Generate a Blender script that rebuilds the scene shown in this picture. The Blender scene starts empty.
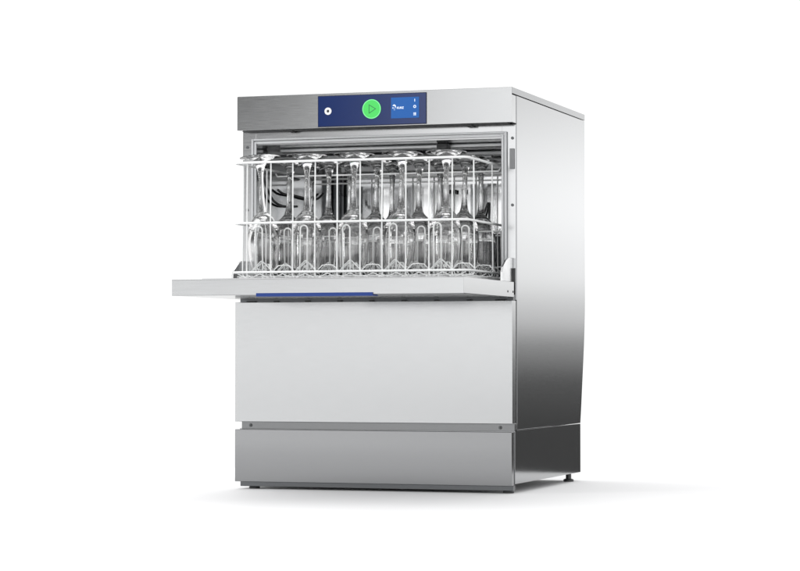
import bpy, bmesh, math, random
from mathutils import Vector, Matrix
random.seed(7)
S = bpy.context.scene
COL = S.collection
R = math.radians

# ------------------------------------------------------------------ camera
cam_d = bpy.data.cameras.new('camera')
cam = bpy.data.objects.new('camera', cam_d); COL.objects.link(cam)
cam.location = (1.9277, -4.6868, 0.2783)
cam.rotation_euler = (math.pi/2 + 0.0287, 0, 0.3225)
cam_d.sensor_width = 36.0; cam_d.sensor_fit = 'HORIZONTAL'
cam_d.lens = 2415.6*36/800
cam_d.clip_start = 0.05; cam_d.clip_end = 200
S.camera = cam

# ------------------------------------------------------------------ world light: invented bright and dark bands shaped for the steel's reflections
W = bpy.data.worlds.new('World'); S.world = W; W.use_nodes = True
wn = W.node_tree; wn.nodes.clear()
def N(nt, t, **k):
    n = nt.nodes.new(t)
    for a, b in k.items(): setattr(n, a, b)
    return n
def math_n(nt, op, a, b=None, c=None, clamp=False):
    n = N(nt, 'ShaderNodeMath', operation=op, use_clamp=clamp)
    for i, v in enumerate((a, b, c)):
        if v is None: continue
        if isinstance(v, (int, float)): n.inputs[i].default_value = v
        else: nt.links.new(v, n.inputs[i])
    return n.outputs[0]
def step_n(nt, v, lo, hi, a=0.0, b=1.0):
    n = N(nt, 'ShaderNodeMapRange', interpolation_type='SMOOTHSTEP')
    nt.links.new(v, n.inputs[0])
    for i, q in enumerate((lo, hi, a, b)): n.inputs[i+1].default_value = q
    return n.outputs[0]
def ramp_n(nt, v, pts):
    """piecewise-linear lookup through map-range + float curve free of limits: chained mixes"""
    out = None
    for (x0, y0), (x1, y1) in zip(pts[:-1], pts[1:]):
        s = step_n(nt, v, x0, x1, 0.0, y1-y0)
        out = math_n(nt, 'ADD', s, pts[0][1]) if out is None else math_n(nt, 'ADD', out, s)
    return out
def mix_n(nt, f, a, b):
    d = math_n(nt, 'SUBTRACT', b, a)
    return math_n(nt, 'MULTIPLY_ADD', f, d, a)
tc = N(wn, 'ShaderNodeTexCoord'); sp = N(wn, 'ShaderNodeSeparateXYZ')
wn.links.new(tc.outputs['Generated'], sp.inputs[0])
wx, wy, wz = sp.outputs
hor = math_n(wn, 'SQRT', math_n(wn, 'ADD', math_n(wn, 'MULTIPLY', wx, wx), math_n(wn, 'MULTIPLY', wy, wy)))
sx = math_n(wn, 'DIVIDE', wx, math_n(wn, 'MAXIMUM', hor, 1e-4))       # sine of the bearing
# the white backdrop behind, then made-up glow and dark patches the steel reflects
back = ramp_n(wn, wz, [(-.2, 1.1), (.35, 1.1), (.8, 1.0)])
front_lo = ramp_n(wn, wz, [(-.060, .05), (-.047, .7), (-.034, 2.6), (-.026, 1.95), (-.008, 2.3), (.006, 2.42), (.022, 2.15), (.04, 2.3), (.12, 2.36), (.35, 1.3), (.8, 1.0)])
dark_left = math_n(wn, 'MULTIPLY', step_n(wn, sx, -.285, -.365), math_n(wn, 'MULTIPLY', step_n(wn, wz, .038, .078), step_n(wn, wz, .5, .25)))  # dark patch added so the header's left end reflects darker
low_right = math_n(wn, 'MULTIPLY', step_n(wn, sx, -.37, -.27), step_n(wn, wz, -.010, -.034))
front_lo = math_n(wn, 'MULTIPLY', front_lo, math_n(wn, 'MULTIPLY_ADD', low_right, -.22, 1.0))
front = mix_n(wn, dark_left, front_lo, 0.04)
side = ramp_n(wn, wz, [(-.030, .10), (-.012, .15), (.002, .45), (.016, 1.15), (.034, 1.75), (.060, 1.95), (.13, 1.25), (.5, 1.1), (.8, 1.0)])
fmask = step_n(wn, wy, .15, -.15)
smask = math_n(wn, 'MULTIPLY', step_n(wn, sx, -.02, .10), step_n(wn, wy, -.1, .15))
val = mix_n(wn, fmask, back, front)
val = mix_n(wn, smask, val, side)
bg = N(wn, 'ShaderNodeBackground'); bg.inputs[0].default_value = (1, 1, 1, 1)
wn.links.new(val, bg.inputs[1])
wo = N(wn, 'ShaderNodeOutputWorld'); wn.links.new(bg.outputs[0], wo.inputs[0])
W.cycles.sampling_method = 'MANUAL'; W.cycles.sample_map_resolution = 2048

def area(name, loc, target, sx_, sy_, power, col=(1, 1, 1)):
    d = bpy.data.lights.new(name, 'AREA'); d.shape = 'RECTANGLE'; d.size = sx_; d.size_y = sy_
    d.energy = power; d.color = col
    o = bpy.data.objects.new(name, d); COL.objects.link(o); o.location = loc
    o.rotation_euler = (Vector(target)-Vector(loc)).to_track_quat('-Z', 'Y').to_euler()
    return o
area('added_overhead_fill', (-.35, .8, 2.8), (0, .4, 0), 3.0, 2.0, 46)  # added lamp, lifts the floor round the machine to white
area('added_strip_fill', (-2.2, -2.2, 1.2), (.3, 0, .5), .35, 1.8, 30)  # added lamp for bright streaks in the glasses

S.view_settings.view_transform = 'Standard'; S.view_settings.look = 'None'
S.view_settings.exposure = 0; S.view_settings.gamma = 1
cy = S.cycles
cy.max_bounces = 32; cy.transmission_bounces = 28; cy.glossy_bounces = 10; cy.diffuse_bounces = 5
cy.transparent_max_bounces = 32
cy.use_denoising = True; cy.blur_glossy = 0.3

# ------------------------------------------------------------------ materials
def pmat(name, base, rough=.5, metal=0, **k):
    m = bpy.data.materials.new(name); m.use_nodes = True
    b = m.node_tree.nodes['Principled BSDF']
    b.inputs['Base Color'].default_value = (*base, 1); b.inputs['Roughness'].default_value = rough
    b.inputs['Metallic'].default_value = metal
    for a, v in k.items(): b.inputs[a].default_value = v
    return m
def grain(m, scale, rough, dr, bump=0.0, dcol=0.0):
    """fine directional brushing: stretched noise in roughness, colour and bump"""
    nt = m.node_tree; b = nt.nodes['Principled BSDF']
    t = N(nt, 'ShaderNodeTexCoord'); mp = N(nt, 'ShaderNodeMapping'); mp.inputs['Scale'].default_value = scale
    nz = N(nt, 'ShaderNodeTexNoise'); nz.inputs['Scale'].default_value = 1; nz.inputs['Detail'].default_value = 4
    nt.links.new(t.outputs['Object'], mp.inputs[0]); nt.links.new(mp.outputs[0], nz.inputs[0])
    mr = N(nt, 'ShaderNodeMapRange'); nt.links.new(nz.outputs[0], mr.inputs[0])
    for i, q in enumerate((.25, .75, rough-dr, rough+dr)): mr.inputs[i+1].default_value = q
    nt.links.new(mr.outputs[0], b.inputs['Roughness'])
    if dcol:
        base = b.inputs['Base Color'].default_value[:]
        mc = N(nt, 'ShaderNodeMix', data_type='RGBA')
        nt.links.new(nz.outputs[0], mc.inputs[0])
        mc.inputs[6].default_value = tuple(c*(1-dcol) for c in base[:3])+(1,)
        mc.inputs[7].default_value = tuple(min(1, c*(1+dcol)) for c in base[:3])+(1,)
        nt.links.new(mc.outputs[2], b.inputs['Base Color'])
    if bump:
        bp = N(nt, 'ShaderNodeBump'); bp.inputs['Strength'].default_value = bump; bp.inputs['Distance'].default_value = .0004
        nt.links.new(nz.outputs[0], bp.inputs['Height']); nt.links.new(bp.outputs[0], b.inputs['Normal'])
    return m
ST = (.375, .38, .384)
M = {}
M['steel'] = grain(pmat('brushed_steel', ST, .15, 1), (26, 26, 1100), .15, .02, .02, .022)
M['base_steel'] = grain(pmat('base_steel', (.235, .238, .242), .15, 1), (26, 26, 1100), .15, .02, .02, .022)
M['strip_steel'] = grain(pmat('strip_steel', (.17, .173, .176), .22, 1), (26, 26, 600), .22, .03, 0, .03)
M['darkening_steel'] = grain(pmat('darkening_steel', (.03, .031, .033), .3, 1), (8, 8, 60), .3, .06, 0, .2)  # near-black metal for the box that darkens the lower chamber
M['ceiling'] = grain(pmat('ceiling_steel', (.58, .585, .59), .38, 1), (6, 6, 40), .38, .05, 0, .04)
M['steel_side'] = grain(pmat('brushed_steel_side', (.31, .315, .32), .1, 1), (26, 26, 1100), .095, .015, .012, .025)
M['lid'] = grain(pmat('lid_steel', (.25, .255, .26), .2, 1), (9, 9, 900), .2, .03, .02, .05)
M['chamber'] = grain(pmat('polished_chamber_steel', (.50, .505, .51), .12, 1), (6, 6, 40), .12, .04, .0, .04)
M['frame'] = grain(pmat('frame_steel', (.41, .415, .42), .15, 1), (26, 26, 600), .15, .02, .0, .03)
M['dark_steel'] = grain(pmat('dark_grey_steel', (.12, .125, .13), .3, 1), (9, 9, 400), .3, .05, 0, .05)  # dark grey steel for back panel, screws, plinth and hinge bar
M['gasket'] = pmat('pale_rubber_gasket', (.55, .56, .57), .5)
M['black'] = grain(pmat('black_plastic', (.02, .021, .022), .4), (60, 60, 60), .4, .08)
M['bracket'] = grain(pmat('hinge_steel', (.62, .625, .63), .25, 1), (40, 40, 40), .25, .04)
M['blue'] = grain(pmat('blue_plastic', (.014, .042, .20), .35, 0, **{'Specular IOR Level': .3}), (80, 80, 80), .35, .05)
M['panel'] = pmat('blue_glass_panel', (.005, .022, .115), .09, 0, **{'Specular IOR Level': .45})
M['panel_edge'] = pmat('panel_dark_edge', (.006, .012, .045), .3)
M['white'] = pmat('white_print', (.85, .86, .87), .4)
M['wire'] = grain(pmat('white_coated_wire', (.80, .81, .81), .32), (120, 120, 120), .32, .06)
M['hose'] = pmat('dark_rubber_hose', (.06, .062, .065), .45)
g = M['glass'] = pmat('clear_glass', (1, 1, 1), 0.0, 0, **{'Transmission Weight': 1.0, 'IOR': 1.48})
f = M['floor'] = pmat('white_studio_floor', (.855, .855, .86), .6)
f.node_tree.nodes['Principled BSDF'].inputs['Specular IOR Level'].default_value = .2
grain(f, (3, 3, 3), .6, .05)
def emit(name, base, strength):
    m = pmat(name, tuple(c*.3 for c in base), .3)
    b = m.node_tree.nodes['Principled BSDF']
    b.inputs['Emission Color'].default_value = (*base, 1); b.inputs['Emission Strength'].default_value = strength
    return m
M['green'] = emit('lit_green_button', (.070, .72, .125), .72)
M['green_ring'] = emit('lit_green_rim', (.24, .92, .36), .8)
M['green_dark'] = pmat('green_symbol', (.02, .16, .06), .4)
M['screen'] = emit('lit_blue_screen', (.020, .135, .46), .9); M['screen'].node_tree.nodes['Principled BSDF'].inputs['Base Color'].default_value = (.002, .01, .04, 1); M['screen'].node_tree.nodes['Principled BSDF'].inputs['Specular IOR Level'].default_value = .25
M['icon'] = emit('lit_white_icon', (.80, .88, 1.0), .9)

# ------------------------------------------------------------------ mesh helpers
def link(name, bm, mat, parent=None, smooth=False):
    me = bpy.data.meshes.new(name)
    bmesh.ops.recalc_face_normals(bm, faces=bm.faces)
    for q in bm.faces: q.smooth = smooth
    bm.to_mesh(me); bm.free()
    o = bpy.data.objects.new(name, me); COL.objects.link(o)
    me.materials.append(mat)
    if parent: o.parent = parent
    return o
def box(bm, x0, x1, y0, y1, z0, z1, bev=0.0, seg=2):
    vs = [bm.verts.new((x, y, z)) for x in (x0, x1) for y in (y0, y1) for z in (z0, z1)]
    fs = [bm.faces.new([vs[i] for i in q]) for q in ((0, 1, 3, 2), (4, 6, 7, 5), (0, 4, 5, 1), (2, 3, 7, 6), (0, 2, 6, 4), (1, 5, 7, 3))]
    if bev:
        es = list({e for q in fs for e in q.edges})
        bmesh.ops.bevel(bm, geom=es, offset=bev, segments=seg, affect='EDGES', profile=.5)
def prism(bm, pts, axis, a, b, bev=0.0):
    """polygon pts in the two other axes, extruded along axis from a to b"""
    def mk(p, t):
        return {0: (t, p[0], p[1]), 1: (p[0], t, p[1]), 2: (p[0], p[1], t)}[axis]
    lo = [bm.verts.new(mk(p, a)) for p in pts]; hi = [bm.verts.new(mk(p, b)) for p in pts]
    n = len(pts); fs = [bm.faces.new(lo), bm.faces.new(hi[::-1])]
    for i in range(n): fs.append(bm.faces.new((lo[i], hi[i], hi[(i+1) % n], lo[(i+1) % n])))
    if bev:
        es = list({e for q in fs[:2] for e in q.edges})
        bmesh.ops.bevel(bm, geom=es, offset=bev, segments=2, affect='EDGES', profile=.5)
def tube(bm, pts, r, n=8, closed=False, taper=None):
    pts = [Vector(p) for p in pts]; k = len(pts); rings = []
    up = None
    for i, p in enumerate(pts):
        a = pts[i-1] if (i or closed) else p
        b = pts[(i+1) % k] if (i < k-1 or closed) else p
        t = (b-a).normalized()
        if up is None:
            up = Vector((0, 0, 1)) if abs(t.z) < .9 else Vector((1, 0, 0))
        s = t.cross(up)
        if s.length < 1e-5: s = t.orthogonal()
        s.normalize(); up = s.cross(t).normalized()
        rr = r if taper is None else r*taper[i]
        rings.append([bm.verts.new(p + rr*(math.cos(2*math.pi*j/n)*s + math.sin(2*math.pi*j/n)*up)) for j in range(n)])
    for i in range(k if closed else k-1):
        A, B = rings[i], rings[(i+1) % k]
        off = 0
        if closed and i == k-1:
            off = min(range(n), key=lambda q: (A[0].co-B[q].co).length)
        for j in range(n):
            bm.faces.new((A[j], A[(j+1) % n], B[(j+1+off) % n], B[(j+off) % n]))
    if not closed:
        bm.faces.new(rings[0][::-1]); bm.faces.new(rings[-1])
def lathe(bm, prof, n=48, mat=Matrix()):
    rings = []
    for r, z in prof:
        if r < 1e-6: rings.append([bm.verts.new(mat @ Vector((0, 0, z)))])
        else: rings.append([bm.verts.new(mat @ Vector((r*math.cos(2*math.pi*j/n), r*math.sin(2*math.pi*j/n), z))) for j in range(n)])
    for A, B in zip(rings[:-1], rings[1:]):
        for j in range(n):
            a = A[j % len(A)]; b = A[(j+1) % len(A)]; c = B[(j+1) % len(B)]; d = B[j % len(B)]
            q = []
            for v in (a, b, c, d):
                if v not in q: q.append(v)
            if len(q) > 2: bm.faces.new(q)
FRONT = Matrix.Rotation(math.pi/2, 4, 'X')           # lathe axis +z -> -y (towards the viewer)
def disc_front(bm, x, y, z, r, t, n=40, bev=.0):
    m = Matrix.Translation((x, y, z)) @ FRONT
    if bev: lathe(bm, [(0, 0), (r, 0), (r, t-bev), (r-bev, t), (0, t)], n, m)
    else: lathe(bm, [(0, 0), (r, 0), (r, t), (0, t)], n, m)
def ring_front(bm, x, y, z, r1, r0, t, n=40):
    m = Matrix.Translation((x, y, z)) @ FRONT
    lathe(bm, [(r0, 0), (r1, 0), (r1, t), (r0, t), (r0, 0)], n, m)
def rrect(x0, x1, y0, y1, rad, z, n=6):
    out = []
    for cx_, cy_, a in ((x1-rad, y0+rad, -90), (x1-rad, y1-rad, 0), (x0+rad, y1-rad, 90), (x0+rad, y0+rad, 180)):
        for i in range(n+1):
            t = R(a + 90*i/n); out.append((cx_+rad*math.cos(t), cy_+rad*math.sin(t), z))
    return out
def thing(name, label, cat, loc=(0, 0, 0), group=None):
    o = bpy.data.objects.new(name, None); COL.objects.link(o); o.location = loc
    o.empty_display_size = .05; tag(o, label, cat, group); return o
def tag(o, label, cat, group=None):
    o['label'] = label; o['category'] = cat
    if group: o['group'] = group
def NB(): return bmesh.new()

# ------------------------------------------------------------------ floor
bm = NB()
FZ = -.0015
# one sheet of white studio floor under the machine, ending out of the picture
vs = [bm.verts.new((x, y, FZ)) for x, y in ((-3.2, -2.3), (1.85, -2.3), (1.75, .88), (-3.2, .88))]
bm.faces.new(vs)
fl = link('floor', bm, M['floor']); fl['kind'] = 'structure'

# ------------------------------------------------------------------ glass washer
gw = thing('glass_washer', 'stainless steel undercounter glass washer with its door folded open and a blue control panel', 'dishwasher')
T = .8200
Y1 = .032
# side panels with the slanted lower back
prof = [(Y1+.004, .1262), (.5565, .1262), (.5635, .160), (.572, .205), (.581, .250), (.589, .292), (.5955, .335), (.599, .372), (.6002, .405), (.601, .8052), (Y1+.004, .8052)]
for x0, x1 in ((.586, .600), (.000, .014)):
    bm = NB(); prism(bm, prof, 0, x0, x1, .0007); link('side_panel', bm, M['steel_side'], gw)
bm = NB(); box(bm, .0145, .5855, .540, .553, .128, .800); link('back_panel', bm, M['dark_steel'], gw)
# lid
bm = NB(); box(bm, .0015, .600, .0018, .602, .8064, T, .0008); link('lid', bm, M['lid'], gw)
# header (hood) : front sheet plus body returning to the side panel
bm = NB()
box(bm, .0015, .5995, 0, .0015, .7482, T-.0006, .0005)
box(bm, .0018, .5990, .0016, Y1+.0022, .7484, .8050, .0006)
hd = link('header', bm, M['steel'], gw)
bm = NB(); box(bm, .012, .588, .004, .030, .7462, .7482); box(bm, .108, .122, .006, .026, .7440, .7462); box(bm, .495, .512, .006, .026, .7440, .7462)
link('header_seal', bm, M['black'], hd)
# front frame ring round the opening
OX0, OX1, OZ0, OZ1 = .0315, .5695, .4020, .7190
bm = NB()
box(bm, .0025, OX0, Y1, .056, .3895, .7470, .0006)
box(bm, OX1, .5985, Y1, .056, .3895, .7470, .0006)
box(bm, OX0-.0008, OX1+.0008, Y1+.0002, .0558, OZ1, .7468)
box(bm, OX0-.0008, OX1+.0008, Y1+.0002, .0558, .3897, OZ0)
fr = link('front_frame', bm, M['frame'], gw)
for x, z in ((.0118, .7153), (.0118, .583), (.5919, .7188), (.5917, .5825)):
    bm = NB(); disc_front(bm, x, Y1-.0002, z, .0030, .0016, 20, .0006)
    s = link('screw', bm, M['dark_steel'], fr)
# gasket: two stepped lips round the opening
def frame_ring(bm, x0, x1, z0, z1, w, y0, y1, bev):
    box(bm, x0, x0+w, y0, y1, z0, z1, bev); box(bm, x1-w, x1, y0, y1, z0, z1, bev)
    box(bm, x0+w+.0001, x1-w-.0001, y0+.0002, y1, z1-w, z1, bev); box(bm, x0+w+.0001, x1-w-.0001, y0+.0002, y1, z0, z0+w, bev)
bm = NB(); frame_ring(bm, .0235, .5805, .3960, .7325, .0042, Y1-.008, Y1-.0002, .0014)
frame_ring(bm, .0283, .5745, .3990, .7265, .0050, Y1-.005, Y1-.0002, .0012)
link('gasket', bm, M['gasket'], gw)
# magnetic latch plate on the right of the frame
bm = NB(); box(bm, .5865, .5962, Y1-.004, Y1-.0003, .6560, .6975, .0008); link('latch_plate', bm, pmat('latch_grey', (.22, .225, .23), .45, .6), gw)
# wash chamber: five walls, rack rails, spray arms, fittings on the back wall
bm = NB()
box(bm, .0265, .0312, .0562, .520, .398, .724); box(bm, .5698, .5745, .0562, .520, .398, .724)
box(bm, .0314, .5696, .5152, .5200, .398, .724)
box(bm, .0314, .5696, .0562, .5150, .7192, .7240)
box(bm, .0314, .5696, .0562, .5150, .398, .4018)
wc = link('wash_chamber', bm, M['chamber'], gw)
for x0, x1 in ((.0314, .046), (.555, .5696)):
    bm = NB(); box(bm, x0, x1, .060, .510, .4180, .4215, .001); link('rack_rail', bm, M['chamber'], wc)
for x in (.135, .232, .329, .426, .518):   # bulged panels of the back wall
    pr = [(x-.040, .5150), (x-.0395, .508)] + [(x+.0385*math.sin(R(a)), .508-.0085*(math.cos(R(a))-.17)) for a in range(-78, 79, 12)] + [(x+.0395, .508), (x+.040, .5150)]
    bm = NB(); prism(bm, pr, 2, .548, .662); link('wall_panel', bm, M['chamber'], wc)
for x, y in ((.044, .500), (.557, .500)):
    bm = NB(); lathe(bm, [(0, .402), (.013, .402), (.013, .690), (0, .690)], 32, Matrix.Translation((x, y, 0))); link('corner_column', bm, M['dark_steel'], wc, False)  # dark upright cylinder in each back corner
bm = NB(); box(bm, .0314, .5696, .440, .5100, .4020, .5460, .003); link('darkening_box', bm, M['darkening_steel'], wc)  # dark box added to darken the lower chamber behind the glasses
for a in ((.060, .540, .470, .5145, .690, .7188, .004), (.05, .55, .30, .335, .7085, .7188, .003), (.05, .55, .12, .15, .7105, .7188, .003)):
    bm = NB(); box(bm, *a); link('ceiling_ledge', bm, M['ceiling'], wc)
bm = NB()
lathe(bm, [(0, 0), (.016, 0), (.020, .010), (.020, .022), (0, .022)], 32, Matrix.Translation((.30, .27, .6965)))
prism(bm, [(.12, .262), (.20, .256), (.30, .250), (.40, .256), (.48, .262), (.48, .278), (.40, .284), (.30, .290), (.20, .284), (.12, .278)], 2, .7000, .7060, .001)
link('upper_spray_arm', bm, M['chamber'], wc)
bm = NB(); box(bm, .408, .432, .100, .125, .7070, .7190, .0015); link('sensor', bm, M['black'], wc)
def smooth_path(pts, n=8):
    P = [Vector(p) for p in pts]; out = []
    for i in range(len(P)-1):
        a, b, c, d = P[max(i-1, 0)], P[i], P[i+1], P[min(i+2, len(P)-1)]
        for k in range(n):
            t = k/n
            out.append(.5*((2*b)+(c-a)*t+(2*a-5*b+4*c-d)*t*t+(-a+3*b-3*c+d)*t**3))
    out.append(P[-1]); return out
for pts in ([(0.0375, 0.056, 0.6562), (0.0375, 0.079, 0.6323), (0.0375, 0.1138, 0.6089), (0.0375, 0.1608, 0.5999), (0.0375, 0.2146, 0.6009), (0.0375, 0.2572, 0.6034)], [(0.0375, 0.143, 0.6322), (0.0375, 0.1785, 0.6258), (0.0375, 0.251, 0.626), (0.0375, 0.3255, 0.624), (0.0375, 0.3826, 0.6275), (0.0375, 0.4213, 0.6412)]):
    bm = NB(); tube(bm, smooth_path(pts), .0026, 10); link('dosing_hose', bm, M['hose'], wc, True)
bm = NB(); tube(bm, smooth_path([(.388, .500, .575), (.398, .498, .606), (.404, .500, .616), (.404, .503, .570)]), .0026, 8); link('reflection_hook', bm, M['hose'], wc, True)  # dark hook-shaped tube standing in for a reflection in the steel
bm = NB(); tube(bm, smooth_path([(.548, .46, .640), (.545, .455, .632), (.545, .455, .60), (.545, .455, .56)]), .0026, 8); link('reflection_hook', bm, M['hose'], wc, True)  # second dark reflection, also modelled as a tube
for x, w in ((.3145, .007), (.3245, .007), (.3445, .012)):
    bm = NB(); box(bm, x, x+w, .4900, .4938, .640, .649); link('vent_slot', bm, M['black'], wc)
# lower access panel
bm = NB(); box(bm, -.0025, .600, 0, .028, .1390, .3880, .0009); ap = link('access_panel', bm, M['steel'], gw)
for x in (.024, .034, .085, .155, .226, .296, .366, .436, .506, .566, .578):
    bm = NB(); box(bm, x-.005, x+.005, .010, .020, .3881, .3912, .0003); link('vent_slot', bm, M['black'], ap)
# recessed strip with two screws
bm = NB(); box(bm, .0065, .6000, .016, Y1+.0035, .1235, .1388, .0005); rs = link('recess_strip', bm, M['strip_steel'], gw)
for x in (.0269, .5703):
    bm = NB(); disc_front(bm, x, .0160, .1312, .0034, .0022, 24, .0008); s = link('screw', bm, M['dark_steel'], rs)
    bm = NB(); box(bm, x-.0010, x+.0022, .0135, .0138, .1298, .1326); link('screw_slot', bm, M['black'], s)
# base
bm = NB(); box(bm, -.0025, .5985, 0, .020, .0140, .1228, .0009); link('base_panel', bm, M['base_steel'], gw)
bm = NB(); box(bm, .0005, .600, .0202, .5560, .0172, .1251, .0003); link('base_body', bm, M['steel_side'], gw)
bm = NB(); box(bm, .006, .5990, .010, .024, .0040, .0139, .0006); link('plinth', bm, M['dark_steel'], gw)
for x, y in ((.583, .030), (.030, .030), (.586, .503), (.030, .503)):
    bm = NB(); m = Matrix.Translation((x, y, FZ+.0003))
    lathe(bm, [(0, 0), (.0108, 0), (.0115, .0010), (.0115, .0034), (.0100, .0052), (.0062, .0062), (.0060, .024), (0, .024)], 32, m)
    link('levelling_foot', bm, M['black'], gw, False)
# door, folded down
dr = NB(); box(dr, .0005, .5995, -.334, .0150, .3940, .4258, .0012)
door = link('door', dr, M['steel'], gw)
bm = NB(); box(bm, .050, .550, -.300, -.004, .4259, .4285, .0010); link('door_liner', bm, M['chamber'], door)
bm = NB(); prism(bm, [(-.3372, .3912), (-.3372, .3978), (-.3342, .3978), (-.3342, .3938), (-.306, .3938), (-.306, .3912)], 0, .1798, .4190, .0004)
link('handle', bm, M['blue'], door)
bm = NB(); box(bm, .0030, .5975, .0152, .0300, .3885, .4000); link('hinge_bar', bm, M['dark_steel'], door)
for y in (-.030, .008):
    bm = NB(); lathe(bm, [(0, 0), (.0022, 0), (.0022, .0008), (0, .0008)], 16, Matrix.Translation((.5994, y, .4055)) @ Matrix.Rotation(math.pi/2, 4, 'Y')); link('screw', bm, M['black'], door)
hp = [(-.047, .4262), (-.047, .4440), (-.040, .4545), (-.016, .4690), (.000, .4750), (.0300, .4750), (.0300, .4262)]
for x0, x1 in ((.5885, .5930), (.0085, .0130)):
    bm = NB(); prism(bm, hp, 0, x0, x1, .0006); link('hinge_plate', bm, M['bracket'], door)
bm = NB(); box(bm, .5932, .5982, .0285, Y1-.0003, .4060, .4540); link('hinge_slot', bm, M['black'], gw)

# control panel on the header
bm = NB(); box(bm, .1822, .4193, -.0012, -.0001, .7500, .8150, .0003); pe = link('panel_bezel', bm, M['panel_edge'], hd)
# it reads as a part of the machine with its own parts
cp = NB(); box(cp, .1836, .4179, -.0024, -.0013, .7514, .8136, .0004); cpo = link('control_panel', cp, M['panel'], gw)
py = -.0025
bm = NB(); ring_front(bm, .2054, py, .7825, .0076, .0030, .0010); link('power_button', bm, M['white'], cpo)
bm = NB(); disc_front(bm, .2054, py, .7825, .0029, .0004); link('power_led', bm, M['black'], cpo)
bx, bz = .3010, .7840
bm = NB(); disc_front(bm, bx, py, bz, .0200, .0012, 64, .0004); link('start_button', bm, M['green'], cpo)
bm = NB(); ring_front(bm, bx, py-.0010, bz, .0199, .0183, .0005, 64); link('start_button_rim', bm, M['green_ring'], cpo)
bm = NB()
tri = [(-.0060, .0098), (.0100, .0002), (-.0060, -.0098)]
inn = [(-.0048, .0076), (.0076, .0002), (-.0048, -.0076)]
for k in range(3):
    a, b = tri[k], tri[(k+1) % 3]; c, d = inn[(k+1) % 3], inn[k]
    prism(bm, [(bx+p[0], bz+p[1]) for p in (a, b, c, d)], 1, py-.0016, py-.0012)
link('play_symbol', bm, M['green_dark'], cpo)
bm = NB(); box(bm, .3431, .4036, py-.0008, py, .7632, .8060, .0003); scr = link('status_screen', bm, M['screen'], cpo)
iy = py-.0009
bm = NB()   # rinse emblem: a thick hook over a paler drop
pts = []; tp = []
for i in range(15):
    t = R(150-215*i/14); rr = .0030
    pts.append((.3500+rr*math.cos(t)*.95, iy-.0003, .7868+rr*math.sin(t)*1.15)); tp.append(.35+1.0*math.sin(math.pi*min(1, i/13+.1))**.8)
tube(bm, pts, .0011, 8, taper=tp)
disc_front(bm, .3476, iy, .7846, .0013, .0005, 20)
link('screen_emblem', bm, M['icon'], scr)
bm = NB(); ring_front(bm, .3506, iy, .7812, .0017, .0009, .0003, 20); link('screen_emblem', bm, emit('dim_icon', (.35, .55, .85), .6), scr)
def text_mesh(name, s, x, y, z, size, mat, parent, bold=.0):
    cu = bpy.data.curves.new(name, 'FONT'); cu.body = s; cu.size = size; cu.extrude = .0002; cu.offset = bold
    cu.align_x = 'LEFT'; cu.align_y = 'CENTER'
    tmp = bpy.data.objects.new('tmp', cu); COL.objects.link(tmp)
    bpy.context.view_layer.update()
    me = bpy.data.meshes.new_from_object(tmp.evaluated_get(bpy.context.evaluated_depsgraph_get()))
    bpy.data.objects.remove(tmp); bpy.data.curves.remove(cu)
    me.transform(Matrix.Translation((x, y, z)) @ FRONT); me.name = name
    o = bpy.data.objects.new(name, me); COL.objects.link(o)
    me.materials.clear(); me.materials.append(mat); o.parent = parent
    return o
text_mesh('screen_text', 'KURZ', .3556, iy-.0002, .7843, .0058, M['icon'], scr, .00018)
text_mesh('screen_icon', 'i', .3936, iy-.0002, .7990, .0082, M['icon'], scr, .0003)
bm = NB(); ring_front(bm, .3945, iy, .7862, .0031, .0016, .0004, 24); link('screen_icon', bm, M['icon'], scr)
bm = NB()
for i in range(3): box(bm, .3917, .3930, iy-.0004, iy, .7724-i*.0021, .7738-i*.0021); box(bm, .3936, .3974, iy-.0004, iy, .7724-i*.0021, .7738-i*.0021)
link('screen_icon', bm, M['icon'], scr)

# ------------------------------------------------------------------ glass rack
rk = thing('glass_rack', 'white coated wire rack of wine glasses pulled half out onto the open door', 'dish rack')
RX0, RX1, RY0, RY1 = .0510, .5480, -.140, .350
RB, RM, RT = .4455, .5455, .6685
bm = NB(); tube(bm, rrect(RX0, RX1, RY0, RY1, .016, RT), .0024, 10, True); link('top_rim', bm, M['wire'], rk, True)
bm = NB(); tube(bm, rrect(RX0, RX1, RY0, RY1, .016, RM), .0024, 10, True); link('middle_rim', bm, M['wire'], rk, True)
bm = NB(); tube(bm, rrect(RX0-.002, RX1+.002, RY0-.003, RY1+.003, .016, RB), .0024, 10, True)
tube(bm, rrect(RX0+.004, RX1-.004, RY0+.004, RY1-.004, .016, .4315), .0016, 8, True); link('bottom_rim', bm, M['wire'], rk, True)
XS = [.0808, .1322, .1796, .2281, .2751, .3240, .3705, .4200, .4688, .5165]
for x in XS:      # each wire runs down the front, under the base and up the back
    bm = NB(); d = random.uniform(-.001, .001)
    tube(bm, [(x, RY0+.0018, RT-.001), (x+d, RY0+.0012, RM), (x, RY0, RB), (x, RY0+.002, .4370), (x, RY0+.006, .4345),
              (x, RY1-.006, .4345), (x, RY1-.002, .4370), (x, RY1, RB), (x+d, RY1-.0012, RM), (x, RY1-.0018, RT-.001)], .0015, 8)
    link('upright_wire', bm, M['wire'], rk, True)
for y in (-.090, .040, .170, .300):
    bm = NB()
    tube(bm, [(RX0+.0018, y, RT-.001), (RX0+.0012, y, RM), (RX0, y, RB), (RX0+.002, y, .4395), (RX0+.006, y, .4376),
              (RX1-.006, y, .4376), (RX1-.002, y, .4395), (RX1, y, RB), (RX1-.0012, y, RM), (RX1-.0018, y, RT-.001)], .0015, 8)
    link('upright_wire', bm, M['wire'], rk, True)
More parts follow.
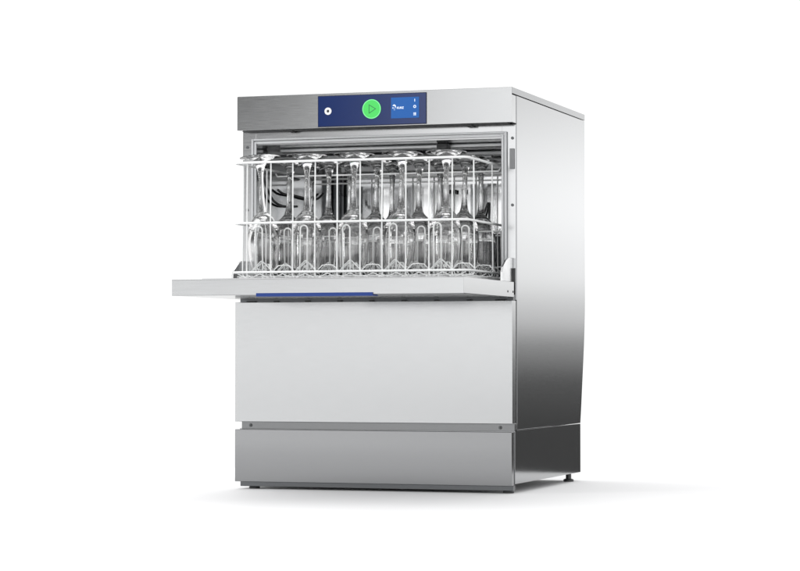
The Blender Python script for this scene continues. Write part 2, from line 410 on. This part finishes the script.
for y, z in ((.095, .6570), (.270, .6520)):   # cross bars between the glass rows
    bm = NB(); tube(bm, [(RX0, y, z+.006), (RX0+.004, y, z), (RX1-.004, y, z), (RX1, y, z+.006)], .0019, 8); link('cross_bar', bm, M['wire'], rk, True)
    bm = NB(); tube(bm, [(RX0, y, .538), (RX0+.004, y, .533), (RX1-.004, y, .533), (RX1, y, .538)], .0015, 8); link('cross_bar', bm, M['wire'], rk, True)
for k, y in enumerate((-.1185, .0, .115, .230)):   # zigzag wires along the foot of each glass row
    bm = NB(); x0 = .1045 if k == 0 else .11
    for n in range(5):
        c = x0+.0955*n
        for dx, ph in ((.0235, .4690), (.0235, .4665)):
            yy = y+(.006 if ph < .467 else 0)
            tube(bm, [(c-dx, yy, .4470), (c-dx*.1, yy, ph-.001), (c, yy, ph), (c+dx*.1, yy, ph-.001), (c+dx, yy, .4470)], .0012, 6)
        tube(bm, [(c-.012, y+.003, .4372), (c, y, .4680), (c+.012, y+.003, .4372)], .0011, 6)
        tube(bm, [(c+.0235, y, .4470), (c+.036, y, .4590), (c+.047, y, .4600), (c+.060, y, .4590), (c+.072, y, .4470)], .0011, 6)
    link('zigzag_wire', bm, M['wire'], rk, True)
bm = NB()   # base grid with its cross bracing
for k in range(20):
    x = RX0+.012+k*(RX1-RX0-.024)/19; tube(bm, [(x, RY0+.004, .4345), (x, RY1-.004, .4345)], .0012, 6)
for k in range(20):
    y = RY0+.012+k*(RY1-RY0-.024)/19; tube(bm, [(RX0+.004, y, .4368), (RX1-.004, y, .4368)], .0012, 6)
for y in (RY0+.010, RY0+.058, RY0+.15, RY0+.30):
    zz = []
    for k in range(21): zz.append((RX0+.006+k*(RX1-RX0-.012)/20, y, .4318 if k % 2 else .4425))
    tube(bm, zz, .0011, 6)
link('base_grid', bm, M['wire'], rk, True)
GX = [.0962, .1868, .2864, .3858, .4836]; GY = [-.080, .046, .170]
for j, y in enumerate(GY):   # small wire tents that carry the glass rims
    for x in GX:
        px = x+.006; bm = NB()
        for (dx, dy) in ((.021, .016), (.021, -.016), (.004, .022)):
            tube(bm, [(px-dx, y-dy, .4375), (px-dx*.5, y-dy*.5, .4520), (px-dx*.12, y-dy*.12, .4642), (px+dx*.12, y+dy*.12, .4642), (px+dx*.5, y+dy*.5, .4520), (px+dx, y+dy, .4375)], .0011, 6)
        link('glass_support', bm, M['wire'], rk, True)
def loop(x, y, w, h, lean=0.0):
    bm = NB(); pts = [(x-w, y, .4375)]
    for i in range(11):
        t = R(180-18*i); pts.append((x+w*math.cos(t)+lean, y, h-w+w*math.sin(t)))
    pts.append((x+w+lean*.2, y, .4375)); tube(bm, pts, .0016, 8)
    return link('divider_loop', bm, M['wire'], rk, True)
for k, x in enumerate((0.1018, 0.197, 0.2903, 0.3868, 0.4814)):
    loop(x, -.124, .0076, .5400+random.uniform(-.001, .001), random.uniform(-.002, .002))
for x in (0.1244, 0.2236, 0.3172, 0.4129, 0.5085):
    loop(x, -.019, .0078, .5395+random.uniform(-.001, .001), random.uniform(-.002, .002))
    loop(x, .215, .0078, .5395, random.uniform(-.002, .002))

# ------------------------------------------------------------------ wine glasses, upside down
H = .2360
out_p = [(.0262, 0), (.0290, .018), (.0312, .038), (.0322, .058), (.0312, .078), (.0278, .096), (.0215, .1095), (.0140, .1175), (.0100, .1225), (.0076, .1300),
         (.0060, .142), (.0050, .160), (.0048, .182), (.0056, .201), (.0080, .2140), (.0125, .2225), (.0175, .2282), (.0285, .2326), (.0405, .2346), (.0418, .2353), (.0412, .2361),
         (.0300, .2363), (.0150, .2352), (.0, .2346)]
in_p = [(0, .1095), (.0070, .1085), (.0128, .1050), (.0196, .0975), (.0257, .0865), (.0293, .0730), (.0305, .0580), (.0296, .0380), (.0275, .0180), (.0249, .0004)]
def fine(prof, n=3):
    P = [Vector((a, b, 0)) for a, b in prof]; o = smooth_path(P, n); return [(max(0, q.x), q.y) for q in o]
def glass_bm():
    bm = NB()
    p = fine(in_p) + [(.0256, -.0002)] + fine(out_p)
    lathe(bm, p, 56)
    bmesh.ops.remove_doubles(bm, verts=bm.verts, dist=1e-6)
    return bm
ordn = ['leftmost', 'second from the left', 'third from the left', 'fourth from the left', 'rightmost']
rown = ['front row', 'middle row', 'back row']
first = link('wine_glass', glass_bm(), M['glass'], None, True)
tilts = [(-3.8, 1.2), (-.8, .8), (-.2, .3), (.5, -.4), (-.4, .6)]
for j, y in enumerate(GY):
    for i, x in enumerate(GX):
        o = first if (i, j) == (0, 0) else first.copy()
        if o is not first: COL.objects.link(o)
        o.location = (x+(0 if j == 0 else random.uniform(-.003, .003)), y+random.uniform(-.003, .003)*(j > 0), .4495)
        tx, ty = (tilts[i] if j == 0 else (random.uniform(-1, 1), random.uniform(-1, 1)))
        o.rotation_euler = (R(-4+ty), R(tx), 0)
        tag(o, 'upside-down clear wine glass, %s in the %s of the wire rack' % (ordn[i], rown[j]), 'wine glass', 'wine glasses upside down in the wire rack')
